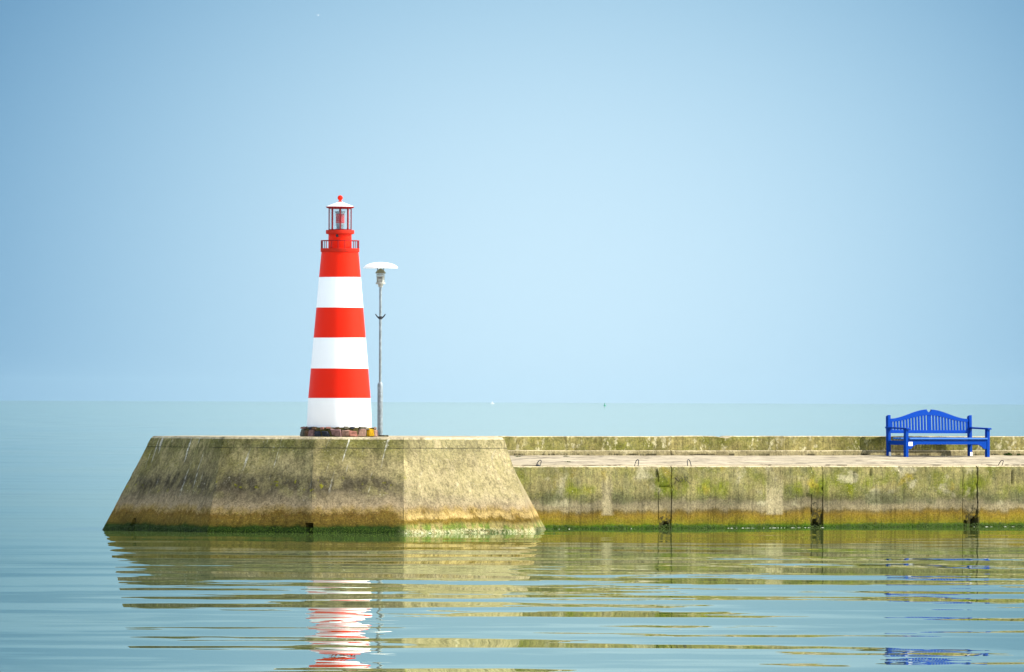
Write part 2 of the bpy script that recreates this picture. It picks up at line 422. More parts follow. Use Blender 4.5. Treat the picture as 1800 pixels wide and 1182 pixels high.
def thing(name, label, cat, loc, rz=0.0, group=None):
    o = bpy.data.objects.new(name, None); col.objects.link(o)
    o.location = loc; o.rotation_euler = (0, 0, rz); o.empty_display_size = 0.2
    return tag(o, label, cat, group)

def bm_box(bm, x0, x1, y0, y1, z0, z1, bev=0.0, mat=0):
    vsx = [bm.verts.new((x, y, z)) for z in (z0, z1) for y in (y0, y1) for x in (x0, x1)]
    fs = []
    for f in ((0, 1, 3, 2), (4, 6, 7, 5), (0, 4, 5, 1), (2, 3, 7, 6), (0, 2, 6, 4), (1, 5, 7, 3)):
        fc = bm.faces.new([vsx[i] for i in f]); fc.material_index = mat; fs.append(fc)
    if bev > 0:
        es = list({e for f in fs for e in f.edges})
        bmesh.ops.bevel(bm, geom=es, offset=bev, segments=2, affect='EDGES', profile=0.6)
    return bm

def box(name, dims, mat, parent, bev=0.006, smooth=None):
    bm = bmesh.new(); bm_box(bm, *dims, bev=bev)
    return link(name, bm, mat, parent, smooth)

def bm_lathe(bm, prof, seg=64, mats=None, cap0=True, cap1=True, cx=0.0, cy=0.0):
    rings = []
    for r, z in prof:
        rings.append([bm.verts.new((cx + r * math.cos(2 * math.pi * i / seg), cy + r * math.sin(2 * math.pi * i / seg), z)) for i in range(seg)])
    for k in range(len(rings) - 1):
        for i in range(seg):
            f = bm.faces.new((rings[k][i], rings[k][(i + 1) % seg], rings[k + 1][(i + 1) % seg], rings[k + 1][i]))
            if mats: f.material_index = mats[k]
    if cap0: bm.faces.new(rings[0][::-1])
    if cap1: bm.faces.new(rings[-1])
    return bm

def lathe(name, prof, mat, parent, seg=64, smooth=35, **kw):
    bm = bmesh.new(); bm_lathe(bm, prof, seg, **kw)
    return link(name, bm, mat, parent, smooth)

def bm_tube(bm, pts, r, seg=8, closed=False, mat=0):
    pts = [Vector(p) for p in pts]
    n = len(pts); rings = []
    for i, p in enumerate(pts):
        if closed: d = pts[(i + 1) % n] - pts[i - 1]
        else: d = pts[min(i + 1, n - 1)] - pts[max(i - 1, 0)]
        d.normalize()
        up = Vector((0, 0, 1)) if abs(d.z) < 0.9 else Vector((1, 0, 0))
        a = d.cross(up).normalized(); b = d.cross(a)
        rr = r[i] if isinstance(r, (list, tuple)) else r
        rings.append([bm.verts.new(p + a * rr * math.cos(2 * math.pi * k / seg) + b * rr * math.sin(2 * math.pi * k / seg)) for k in range(seg)])
    for i in range(n if closed else n - 1):
        A, B = rings[i], rings[(i + 1) % n]
        for k in range(seg):
            bm.faces.new((A[k], A[(k + 1) % seg], B[(k + 1) % seg], B[k])).material_index = mat
    if not closed:
        bm.faces.new(rings[0][::-1]); bm.faces.new(rings[-1])
    return bm

def nz(p, s, off=0.0):
    return mnoise.noise(Vector((p[0] * s + off, p[1] * s + off * 1.7, p[2] * s - off)))
def fbm(p, s, off=0.0):
    return nz(p, s, off) * 0.6 + nz(p, s * 2.3, off + 9) * 0.3 + nz(p, s * 5.1, off + 21) * 0.15

# ------------------------------------------------------------------ water
def build_water():
    xs = [-60000, -20000, -6000, -2000, -600, -200, -60, -20, 0, 20, 60, 200, 600, 2000, 6000, 20000, 60000]
    ys = [-2000, -600, -300, -200, -150, -100, -60, -20, 0, 20, 60, 200, 600, 2000, 6000, 20000, 60000]
    bm = bmesh.new()
    vv = [[bm.verts.new((x, y, 0)) for x in xs] for y in ys]
    for j in range(len(ys) - 1):
        for i in range(len(xs) - 1):
            bm.faces.new((vv[j][i], vv[j][i + 1], vv[j + 1][i + 1], vv[j + 1][i]))
    o = link("water", bm, M_WATER)
    tag(o, kind="structure")
build_water()

def deck_z(t): return 1.512 + 0.225 * max(0.0, min(1.0, t / DECK_W)) ** 0.9

HOLES = [(s_of(1173), 0.10, 0.17), (s_of(1441), 0.13, 0.10), (s_of(1436), 0.06, 0.2), (s_of(1715), 0.075, 0.26), (s_of(1700), 0.07, 0.15)]
CHIPS = [(s_of(1503), 1.27, 0.035, 0.16), (s_of(1531), 1.36, 0.03, 0.12), (s_of(1780), 1.2, 0.03, 0.22), (s_of(1584), 1.42, 0.05, 0.07),
         (s_of(1077), 1.33, 0.02, 0.13), (s_of(1155), 1.33, 0.05, 0.1), (s_of(1420), 0.78, 0.06, 0.05)]

def build_quay_wall():
    root = thing("quay_wall", "long low stained concrete quay wall with vertical joints, running right from the pier head", "quay wall", W0, PIER_A)
    s0, s1 = -1.6, 22.0
    ss = set()
    s = s0
    while s < s1:
        ss.add(round(s, 4)); s += 0.045 if s < 15.5 else 0.3
    ss.add(s1)
    for a, b in JOINTS:
        for c_ in (a - 0.03, b):
            for d in (-0.036, -0.024, -0.016, -0.008, 0, 0.008, 0.016, 0.024, 0.036): ss.add(round(c_ + d, 4))
    ss = sorted(ss)
    zsl = [-0.5, -0.2] + [i * 0.036 for i in range(0, 40)] + [1.455, 1.48]
    bm = bmesh.new()
    rows = []
    def depth(s, z):
        d = 0.016 * fbm((s, 0, z), 3.0) + 0.012 * fbm((s, 3, z), 9.0, 4)
        for i, (a, b) in enumerate(JOINTS):
            if a < s < b: d += 0.012 + (0.03 * max(0, nz((s, 1, z), 11)) + 0.08 * max(0, 0.55 - z)) * (1.6 if i else 0.6)
            for q, cr in ((a - 0.03, (0.9, 1.5, 0.7)[i]), (b, (0.7, 0.6, 1.6)[i])):
                wv = q + 0.010 * nz((q, 0, z), 5.0, 3)
                wd = (0.007 + 0.010 * nz((q, 2, z), 3.0, 7)) * cr
                if abs(s - wv) < wd and nz((q * 3, 0, z), 2.6, 5) > (-0.05 if i == 0 else -0.3): d += 0.05 + 0.03 * cr
            if i == 0 and a - 0.02 < s < b - 0.04 and abs(z - 1.0) < 0.019: d += 0.05
        for hs, hw, hz in HOLES:
            e = abs(s - hs) / hw
            if e < 1 and z < hz * math.sqrt(1 - e * e) + 0.03 * nz((s, z, 0), 20): d += 0.40
        for cs, cz, cw, ch in CHIPS:
            e = ((s - cs) / cw) ** 2 + ((z - cz) / ch) ** 2
            if e < 1 + 0.8 * nz((s, 0, z), 22): d += 0.05
        if z > 1.40: d += 0.018 * (z - 1.40) / 0.08 + max(0, fbm((s, 0, 0), 4.2, 2) - 0.1) * 0.07 * (z - 1.36) / 0.1
        return d
    for z in zsl:
        rows.append([bm.verts.new((s, depth(s, z), z + (0.012 * fbm((s, 7, 0), 5.0) if z > 1.47 else 0))) for s in ss])
    rows.append([bm.verts.new((s, depth(s, 1.48) + 0.03, 1.502 + 0.012 * fbm((s, 7, 0), 5.0) - 0.012 * max(0, fbm((s, 0, 0), 4.2, 2)))) for s in ss])
    rows.append([bm.verts.new((s, 0.45, 1.508)) for s in ss])
    rows.append([bm.verts.new((s, 0.45, 0.5)) for s in ss])
    for j in range(len(rows) - 1):
        for i in range(len(ss) - 1):
            bm.faces.new((rows[j][i], rows[j][i + 1], rows[j + 1][i + 1], rows[j + 1][i]))
    link("wall_face", bm, M_WALL, root, 50)
    # scratched letters, right of the first joint
    bm = bmesh.new()
    sx = s_of(1187); px = 1 / 70.0 / math.cos(PIER_A)
    def stroke(pts, r):
        bm_tube(bm, [(sx + a * px, -0.004 + 0.004 * nz((a, b, 0), 1.3), 1.512 - 0.014 * b) for a, b in pts], r, 5)
    stroke([(0, 20), (3, 23), (7, 27)], 0.009); stroke([(5, 18.5), (3.5, 22), (1, 27), (0, 32)], 0.006)
    stroke([(12.5, 20.5), (9, 22), (8, 25), (10, 28), (13, 26), (13.2, 22), (12, 20.5)], 0.007)
    stroke([(17, 19), (17.5, 24), (18, 28)], 0.008); stroke([(16, 19.5), (20, 19), (22.5, 21), (20, 24), (18, 24)], 0.009); stroke([(19, 24), (22, 27), (27, 31)], 0.007)
    o = link("scratched_letters", bm, M_SCRATCH, root)
    return root
build_quay_wall()

def build_walkway():
    bm = bmesh.new()
    ts = [0.36, 0.5, 0.8, 1.2, 1.8, 2.5, 3.2, 4.0, 4.6, 5.0, 5.6]
    ss = [-3 + i * 0.16 for i in range(157)]
    rows = [[bm.verts.new((s, t + 0.03 * nz((s, t, 0), 3), deck_z(t) + 0.010 * fbm((s, t, 0), 0.9) + 0.006 * nz((s, t, 1), 4) - (0.02 * max(0, nz((s, 0, 0), 0.35, 5)) if t > 4 else 0))) for s in ss] for t in ts]
    rows.insert(0, [bm.verts.new((s, 0.36 + 0.03 * nz((s, 0.36, 0), 3), 1.40)) for s in ss])
    for j in range(len(rows) - 1):
        for i in range(len(ss) - 1):
            bm.faces.new((rows[j][i], rows[j][i + 1], rows[j + 1][i + 1], rows[j + 1][i]))
    o = link("walkway", bm, M_DECK, None, 40)
    o.location = W0; o.rotation_euler = (0, 0, PIER_A)
    tag(o, kind="structure")
build_walkway()

def build_parapet():
    root = thing("parapet_wall", "low lichen spotted concrete parapet along the back of the walkway, behind the blue bench", "parapet", W0, PIER_A)
    s0, s1 = 0.2, 22.0
    T = DECK_W
    ss = [s0 + i * 0.05 for i in range(int((s1 - s0) / 0.05) + 1)]
    notch = s_of(1281, T)
    bm = bmesh.new()
    def topz(s):
        z = 2.200 + 0.010 * fbm((s, 0, 0), 1.3) + 0.012 * min(0, nz((s, 2, 0), 6))
        if s > s_of(1180, T) - 0.02: z += 0.012
        e = (s - notch)
        if -0.45 < e < 0.12: z -= 0.045 * (1 - abs((e + 0.05) / (0.40 if e < -0.05 else 0.17)))
        return z
    prof = [(0.0, 1.80), (0.0, 1.86), (0.0, 1.92), (0.0, 1.98), (0.0, 2.04), (0.0, 2.10), (0.0, 2.14), (0.003, -1), (0.032, -2), (0.20, -2), (0.40, -2), (0.43, -1), (0.43, 0.3)]
    rows = []
    for t, z in prof:
        r = []
        for s in ss:
            tz = topz(s)
            zz = tz - 0.018 if z == -1 else (tz if z == -2 else min(z, tz - 0.03))
            d = 0.014 * fbm((s, t, zz), 4.0, 3) if t < 0.3 else 0
            r.append(bm.verts.new((s, T + t + d, zz)))
        rows.append(r)
    for j in range(len(rows) - 1):
        for i in range(len(ss) - 1):
            bm.faces.new((rows[j][i], rows[j][i + 1], rows[j + 1][i + 1], rows[j + 1][i]))
    link("wall_face", bm, M_PARA, root, 50)
    # footing ledge, cast in lengths
    bm = bmesh.new()
    cuts = [s0, s_of(1176, T), s_of(1360, T), s_of(1520, T), s1]
    for a, b in zip(cuts[:-1], cuts[1:]):
        dp = 0.10 + 0.03 * random.random(); zt = 1.845 + 0.012 * random.random()
        q = [a + 0.012 + i * (b - a - 0.024) / 60 for i in range(61)]
        rr = []
        for t, z in ((-dp, 1.55), (-dp, 1.70), (-dp + 0.01, 1.79), (-dp + 0.012, zt - 0.012), (-dp + 0.03, zt), (0.02, zt + 0.004)):
            rr.append([bm.verts.new((s, T + t + 0.012 * fbm((s, t, z), 4, 8) - (0.02 * max(0, nz((s, 5, z), 2.2, 3)) if z < 1.8 else 0), z + 0.006 * nz((s, 1, z), 3))) for s in q])
        for j in range(len(rr) - 1):
            for i in range(60): bm.faces.new((rr[j][i], rr[j][i + 1], rr[j + 1][i + 1], rr[j + 1][i]))
        for k in (0, 60): bm.faces.new([r_[k] for r_ in rr])
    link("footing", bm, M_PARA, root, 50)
build_parapet()

# ------------------------------------------------------------------ pier head
HT = 2.2
LH = Vector((-4.04, 0.0, HT))
HEAD_TOP = [(-8.43, 0.2), (-6.67, -2.9), (-4.56, -3.85), (-2.50, -3.6), (-0.20, -1.03), (-0.36, 4.6), (-2.2, 9.6), (-5.4, 7.2), (-7.9, 3.6)]
HEAD_BOT = [(-9.58, -0.1), (-7.00, -4.15), (-4.60, -5.05), (-2.46, -4.85), (0.56, -1.95), (0.84, 4.25), (-1.2, 10.4), (-5.9, 8.4), (-9.0, 4.2)]
def build_head():
    root = thing("pier_head", "sloping many sided concrete pier head, stained dark, under the striped lighthouse", "pier head", (LH.x, LH.y, 0))
    bm = bmesh.new()
    N = len(HEAD_TOP)
    M = 46
    cache = {}
    def P(i, u, v):
        """u along facet i, v 0 at water, 1 at top"""
        a0, a1 = Vector(HEAD_BOT[i]), Vector(HEAD_BOT[(i + 1) % N])
        b0, b1 = Vector(HEAD_TOP[i]), Vector(HEAD_TOP[(i + 1) % N])
        p = (a0.lerp(a1, u)).lerp(b0.lerp(b1, u), v)
        return Vector((p.x, p.y, v * HT))
    top_rim = []
    for i in range(N):
        vis = i in (0, 1, 2, 3, 4)
        a0, a1 = Vector(HEAD_BOT[i]), Vector(HEAD_BOT[(i + 1) % N])
        nU = max(6, int((a1 - a0).length / (0.05 if vis else 0.5)))
        e = (a1 - a0).normalized(); nrm = Vector((e.y, -e.x, 0))
        grid = []
        for j in range(M + 2):
            v = -0.25 if j == 0 else (1.0 if j == M + 1 else min((j - 1) / M, 0.991))
            row = []
            for k in range(nU + 1):
                u = k / nU
                p = P(i, u, v)
                key = (round(p.x, 4), round(p.y, 4), round(p.z, 4))
                if key in cache: row.append(cache[key]); continue
                d = mnoise.noise_vector(p * 3.1) * 0.010 + mnoise.noise_vector(p * 9.0) * 0.008
                if v > 0.99: d.z = 0.006 * nz(p, 5) ; d.xy = d.xy - nrm.xy * (0.024 + 0.04 * max(0, nz(p, 6, 3)))
                else: d.z = 0
                edge = min(u, 1 - u)
                q = p + d
                x, z = p.x, p.z
                # formwork joints sit a few mm behind the face at each corner
                if vis and 0 < edge * (a1 - a0).length < 0.03 and v > 0.02: q -= nrm * 0.0
                if i == 1 and -4.71 < x < -4.575 and 0.0 <= z < 0.21 + 0.02 * nz(p, 12): q -= nrm * 0.45
                if i == 0 and abs(x - (-8.88 + 0.35 * z)) < 0.05 + 0.05 * nz(p, 6) and z < 0.28: q -= nrm * 0.25
                if i == 4 and -1 < p.y < 0.5 and z < 0.06: q -= nrm * 0.12
                if v > 0.895 and vis: q += nrm * 0.010
                vv = bm.verts.new(q)
                cache[key] = vv
                row.append(vv)
            grid.append(row)
        for j in range(len(grid) - 1):
            for k in range(nU):
                bm.faces.new((grid[j][k], grid[j][k + 1], grid[j + 1][k + 1], grid[j + 1][k]))
        top_rim += grid[-1][:-1]
    f = bm.faces.new(top_rim)
    bmesh.ops.translate(bm, verts=bm.verts, vec=(-LH.x, -LH.y, 0))
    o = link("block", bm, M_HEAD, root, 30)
    # thin raised seams of grout on the corners between faces
    for i in (1, 2, 3, 4):
        bm = bmesh.new()
        a, b = Vector((*HEAD_BOT[i], 0)), Vector((*HEAD_TOP[i], HT))
        pts = []
        for k in range(40):
            p = a.lerp(b, k / 39 * 0.985)
            pts.append(p - Vector((LH.x, LH.y, 0)) + mnoise.noise_vector(p * 2.2) * 0.012 + Vector((0, 0.002, 0)))
        bm_tube(bm, pts, [max(0.001, 0.004 + 0.010 * nz(p, 3)) for p in pts], 5)
        link("corner_seam", bm, M_HEAD, root)
build_head()

# ------------------------------------------------------------------ lighthouse
def build_lighthouse():
    root = thing("lighthouse", "small red and white striped lighthouse with a glazed lantern on a rough stone base", "lighthouse", LH)
    Z = lambda y: 3.03 + (705.7 - y) / 75.0 - HT
    # stone base: mortar core and separate split stones set round it in one mesh
    bm = bmesh.new()
    zb, zt = -0.03, Z(751.5)
    bm_lathe(bm, [(0.872, zb), (0.855, zt - 0.03), (0.84, zt), (0.6, zt + 0.004)], 72)
    for v in bm.verts:
        d = 0.02 * fbm((v.co.x, v.co.y, v.co.z), 5)
        r = math.hypot(v.co.x, v.co.y)
        if r > 0.7: v.co.x *= 1 + d / r; v.co.y *= 1 + d / r; v.co.z += 0.012 * nz(v.co, 6, 2)
    rnd = random.Random(5)
    palette_front = {4: 1, }
    def stone(phi, w, z0, z1, mi):
        nU, nV = 9, 8
        ja = [rnd.uniform(-0.30, 0.06) for _ in range(4)]; jb = [rnd.uniform(-0.30, 0.06) for _ in range(4)]
        tilt = rnd.uniform(-0.18, 0.18); tilt2 = rnd.uniform(-0.02, 0.02)
        g = []
        for j in range(nV):
            row = []
            for k in range(nU):
                a = k / (nU - 1) * 2 - 1; b = j / (nV - 1) * 2 - 1
                wts = [(1 - a) * (1 - b) / 4, (1 + a) * (1 - b) / 4, (1 + a) * (1 + b) / 4, (1 - a) * (1 + b) / 4]
                fa = 1 + sum(q * v for q, v in zip(wts, ja)); fb = 1 + sum(q * v for q, v in zip(wts, jb))
                ph = phi + (a * fa + tilt * b) * w / 0.9 / 2
                z = min(0.246, (z0 + z1) / 2 + (b * fb + tilt * a * 0.6) * (z1 - z0) / 2)
                bul = min(1, 4 * (1 - abs(a))) * min(1, 4 * (1 - abs(b)))
                r = 0.862 + 0.050 * bul + 0.014 * nz((ph * 3, z * 9, mi + phi), 2.5) + tilt2 * (a + b) - 0.02 * (z / 0.24)
                row.append(bm.verts.new((r * math.sin(ph), -r * math.cos(ph), z)))
            g.append(row)
        for j in range(nV - 1):
            for k in range(nU - 1):
                bm.faces.new((g[j][k], g[j][k + 1], g[j + 1][k + 1], g[j + 1][k])).material_index = mi
    # photographed order from the left edge to the right, then a random rest round the back
    front = [(-78, 0.24, 6), (-60, 0.22, 4), (-46, 0.17, 2), (-33, 0.20, 1), (-19, 0.19, 1), (-5, 0.25, 2), (10, 0.20, 3), (24, 0.24, 7), (40, 0.24, 3), (57, 0.28, 5), (76, 0.24, 3), (91, 0.2, 2)]
    for ph, ww, mi in front:
        h = rnd.uniform(0.145, 0.19) if mi != 5 else 0.20
        stone(R(ph + rnd.uniform(-2, 2)), ww * rnd.uniform(1.02, 1.25), -0.02, h + rnd.uniform(-0.02, 0.04), mi)
    for ph in range(-86, 92, 12):
        stone(R(ph + rnd.uniform(-4, 4)), rnd.uniform(0.10, 0.2), rnd.uniform(0.16, 0.19), rnd.uniform(0.225, 0.25), rnd.choice([1, 2, 4, 6, 6, 3, 7]))
    for ph in range(98, 270, 13):
        stone(R(ph), 0.2, 0.0, rnd.uniform(0.15, 0.23), rnd.choice([1, 2, 3, 4, 6, 7]))
    link("stone_base", bm, [M_MORTAR] + M_STONES, root, 25)
    # tapering shaft painted in bands
    ys = [751.5, 700, 648, 594, 541, 487.5, 443]
    rr = [57.2, 54.8, 50.4, 45.8, 41.2, 36.7, 32.6]
    prof, mats = [], []
    for k in range(6):
        for q in range(4):
            f = q / 4
            prof.append(((rr[k] * (1 - f) + rr[k + 1] * f) / 75, Z(ys[k] * (1 - f) + ys[k + 1] * f)))
            mats.append(k % 2)
    prof.append((rr[-1] / 75, Z(ys[-1])))
    lathe("shaft", prof, [M_WHITE, M_RED], root, 128, 35, mats=mats)
    # gallery
    gz0, gz1 = Z(443.2), Z(436.8)
    gal = lathe("gallery", [(0.42, gz0 - 0.004), (0.452, gz0), (0.456, gz0 + 0.01), (0.456, gz1 - 0.006), (0.448, gz1), (0.2, gz1 + 0.006)], M_RED2, root, 96, 35)
    bm = bmesh.new()
    rz = Z(423.3)
    for k in range(18):
        a = 2 * math.pi * k / 18 + R(5)
        x, y = 0.442 * math.cos(a), 0.442 * math.sin(a)
        bm_tube(bm, [(x, y, gz1 - 0.02), (x, y, rz)], 0.0105, 6)
    bm_tube(bm, [(0.442 * math.cos(2 * math.pi * k / 64), 0.442 * math.sin(2 * math.pi * k / 64), rz) for k in range(64)], 0.011, 6, closed=True)
    link("railing", bm, M_MULL, gal, 60)
    # watch room drum and lantern deck
    d1 = Z(411.0)
    lathe("drum", [(0.275, gz1 - 0.01), (0.272, d1)], M_RED, root, 96, 35)
    a = R(-103)
    bm = bmesh.new()
    bm_lathe(bm, [(0.03, 0), (0.034, 0.012), (0.02, 0.02)], 16)
    v = link("vent", bm, M_DARK, root, 35)
    v.matrix_local = Matrix.Translation((0.27 * math.cos(a), 0.27 * math.sin(a), d1 - 0.05)) @ Vector((math.cos(a), math.sin(a), 0)).to_track_quat('Z', 'Y').to_matrix().to_4x4()
    l0, l1 = Z(411.5), Z(404.6)
    lathe("lantern_deck", [(0.27, l0 - 0.01), (0.322, l0), (0.333, l0 + 0.012), (0.333, l1 - 0.012), (0.325, l1), (0.1, l1 + 0.006)], M_RED2, root, 96, 35)
    # glazed lantern
    t0, t1 = l1, Z(366.0)
    lan = lathe("lantern", [(0.252, t0), (0.252, t1)], M_GLASS, root, 64, 180, cap0=False, cap1=False)
    for k in range(8):
        a = R(-90 + 2 + 45 * k)
        bm = bmesh.new()
        bm_box(bm, -0.013, 0.013, -0.014, 0.014, t0 - 0.005, t1 + 0.01, 0.003)
        o = link("glazing_bar", bm, M_MULL, lan)
        o.matrix_local = Matrix.Translation((0.258 * math.cos(a), 0.258 * math.sin(a), 0)) @ Matrix.Rotation(a, 4, 'Z')
    lathe("sash_ring", [(0.26, t0), (0.266, t0 + 0.018), (0.25, t0 + 0.02)], M_MULL, lan, 48, 40)
    lathe("sash_ring", [(0.25, t1 - 0.02), (0.266, t1 - 0.018), (0.262, t1 + 0.004)], M_MULL, lan, 48, 40)
    lamp = lathe("beacon", [(0.10, t0 + 0.004), (0.10, t0 + 0.03), (0.085, t0 + 0.034), (0.085, t0 + 0.10), (0.10, t0 + 0.104), (0.10, t0 + 0.155)], M_LGREY, root, 32, 35)
    lens_p = []
    for k in range(9):
        z = t0 + 0.160 + 0.0275 * k
        lens_p += [(0.100 + 0.006 * (k % 2), z)]
    lathe("lens", lens_p, M_LENS, lamp, 40, 20)
    lathe("beacon_cap", [(0.104, t0 + 0.382), (0.112, t0 + 0.385), (0.122, t0 + 0.435), (0.118, t0 + 0.44), (0.03, t0 + 0.445), (0.02, t1)], M_LGREY, lamp, 32, 35)
    # roof, knob
    r0 = Z(366.4)
    rf = bmesh.new()
    bm_lathe(rf, [(0.25, r0 - 0.004), (0.31, r0 + 0.004), (0.330, r0 + 0.030), (0.330, r0 + 0.040), (0.326, r0 + 0.043), (0.20, r0 + 0.091), (0.10, r0 + 0.129), (0.05, r0 + 0.150)], 96, mats=[1, 1, 1, 1, 0, 0, 0])
    roof = link("roof", rf, [M_ROOFW, M_MULL], root, 35)
    zb2 = r0 + 0.146
    kn = [(0.040, zb2), (0.046, zb2 + 0.012), (0.046, zb2 + 0.030), (0.024, zb2 + 0.034), (0.022, zb2 + 0.05)]
    cz, rb = zb2 + 0.100, 0.062
    for k in range(1, 12):
        th = -math.pi / 2 + 0.32 + (math.pi - 0.34) * k / 11
        kn.append((max(0.002, rb * math.cos(th)), cz + rb * math.sin(th)))
    lathe("finial", kn, M_RED, roof, 32, 50)
    return root
build_lighthouse()

# ------------------------------------------------------------------ street lamp behind the lighthouse
def build_lamp():
    base = Vector((-3.115, 2.4, HT))
    root = thing("street_lamp", "slim galvanised lamp post with a wide white dish shade, standing beside the striped lighthouse", "lamp post", base)
    sc = 18750 / 252.4
    Z = lambda y: 3.03 + (705.9 - y) / sc - HT
    bm = bmesh.new(); bm_box(bm, -0.16, 0.20, -0.14, 0.14, -0.05, 0.035, 0.01)
    link("footing", bm, M_PARA, root)
    lathe("lower_sleeve", [(0.064, 0.0), (0.064, Z(676)), (0.058, Z(674.5)), (0.030, Z(671.5))], M_GALV, root, 28, 40)
    pole = lathe("pole", [(0.031, Z(676)), (0.031, Z(624)), (0.034, Z(623.6)), (0.034, Z(622.2)), (0.031, Z(622)), (0.031, Z(504))], M_GALV, root, 24, 40)
    bm = bmesh.new()
    bm_lathe(bm, [(0.03, Z(561.6)), (0.040, Z(561)), (0.040, Z(556.5)), (0.03, Z(556))], 20)
    for s in (-1, 1):
        bm_tube(bm, [(s * 0.030, 0, Z(559.5)), (s * 0.075, -0.01, Z(556.6)), (s * 0.118, -0.02, Z(552.2))], [0.018, 0.016, 0.011], 8)
    link("pole_bracket", bm, M_DARK, root, 40)
    body = lathe("lamp_body", [(0.052, Z(504.8)), (0.056, Z(502)), (0.062, Z(500)), (0.112, Z(499.6)), (0.118, Z(498)), (0.112, Z(496.6)), (0.085, Z(496.2)), (0.084, Z(489)), (0.082, Z(486.6)), (0.06, Z(486.4))], M_LAMPG, root, 40, 35)
    bm = bmesh.new(); bm_box(bm, -0.055, 0.055, -0.0895, -0.079, Z(489.6), Z(488.2), 0.002)
    link("slot", bm, M_DARK, body)
    for k in range(4):
        a = R(25 + 90 * k)
        x, y = 0.095 * math.cos(a), 0.095 * math.sin(a)
        bm = bmesh.new(); bm_tube(bm, [(x, y, Z(497)), (x, y, Z(480))], 0.008, 6)
        link("rod", bm, M_LAMPG, body)
    for y0 in (487.2, 484.2):
        lathe("louvre", [(0.075, Z(y0 - 0.2)), (0.102, Z(y0)), (0.094, Z(y0 - 1.7)), (0.07, Z(y0 - 2.2))], M_LAMPG, body, 40, 35)
    lathe("cap", [(0.055, Z(481.2)), (0.125, Z(480.8)), (0.128, Z(480.2)), (0.100, Z(477)), (0.070, Z(474.6)), (0.03, Z(472.6)), (0.005, Z(472.0))], M_CAPG, body, 40, 50)
    # dish
    h0, h1 = Z(471.3), Z(461.0)
    Rr = 0.405
    up = [(Rr * math.sin(th) / math.sin(R(80)), h0 + 0.012 + (h1 - h0 - 0.012) * (math.cos(th) - math.cos(R(80))) / (1 - math.cos(R(80)))) for th in [R(80 * (1 - k / 14)) for k in range(14)]]
    prof = [(0.004, h1 - 0.02)] + [(max(0.004, r * 0.97), z - 0.016) for r, z in up[::-1]] + [(Rr, h0)] + up + [(0.003, h1)]
    sh = lathe("lamp_shade", prof, M_LAMPW, root, 64, 50, cap0=False, cap1=True)
    for s in (-1, 1):
        bm = bmesh.new(); bm_tube(bm, [(s * 0.075, 0, Z(478)), (s * 0.075, 0, h1 - 0.05)], 0.009, 6)
        link("stay", bm, M_DARK, sh)
build_lamp()

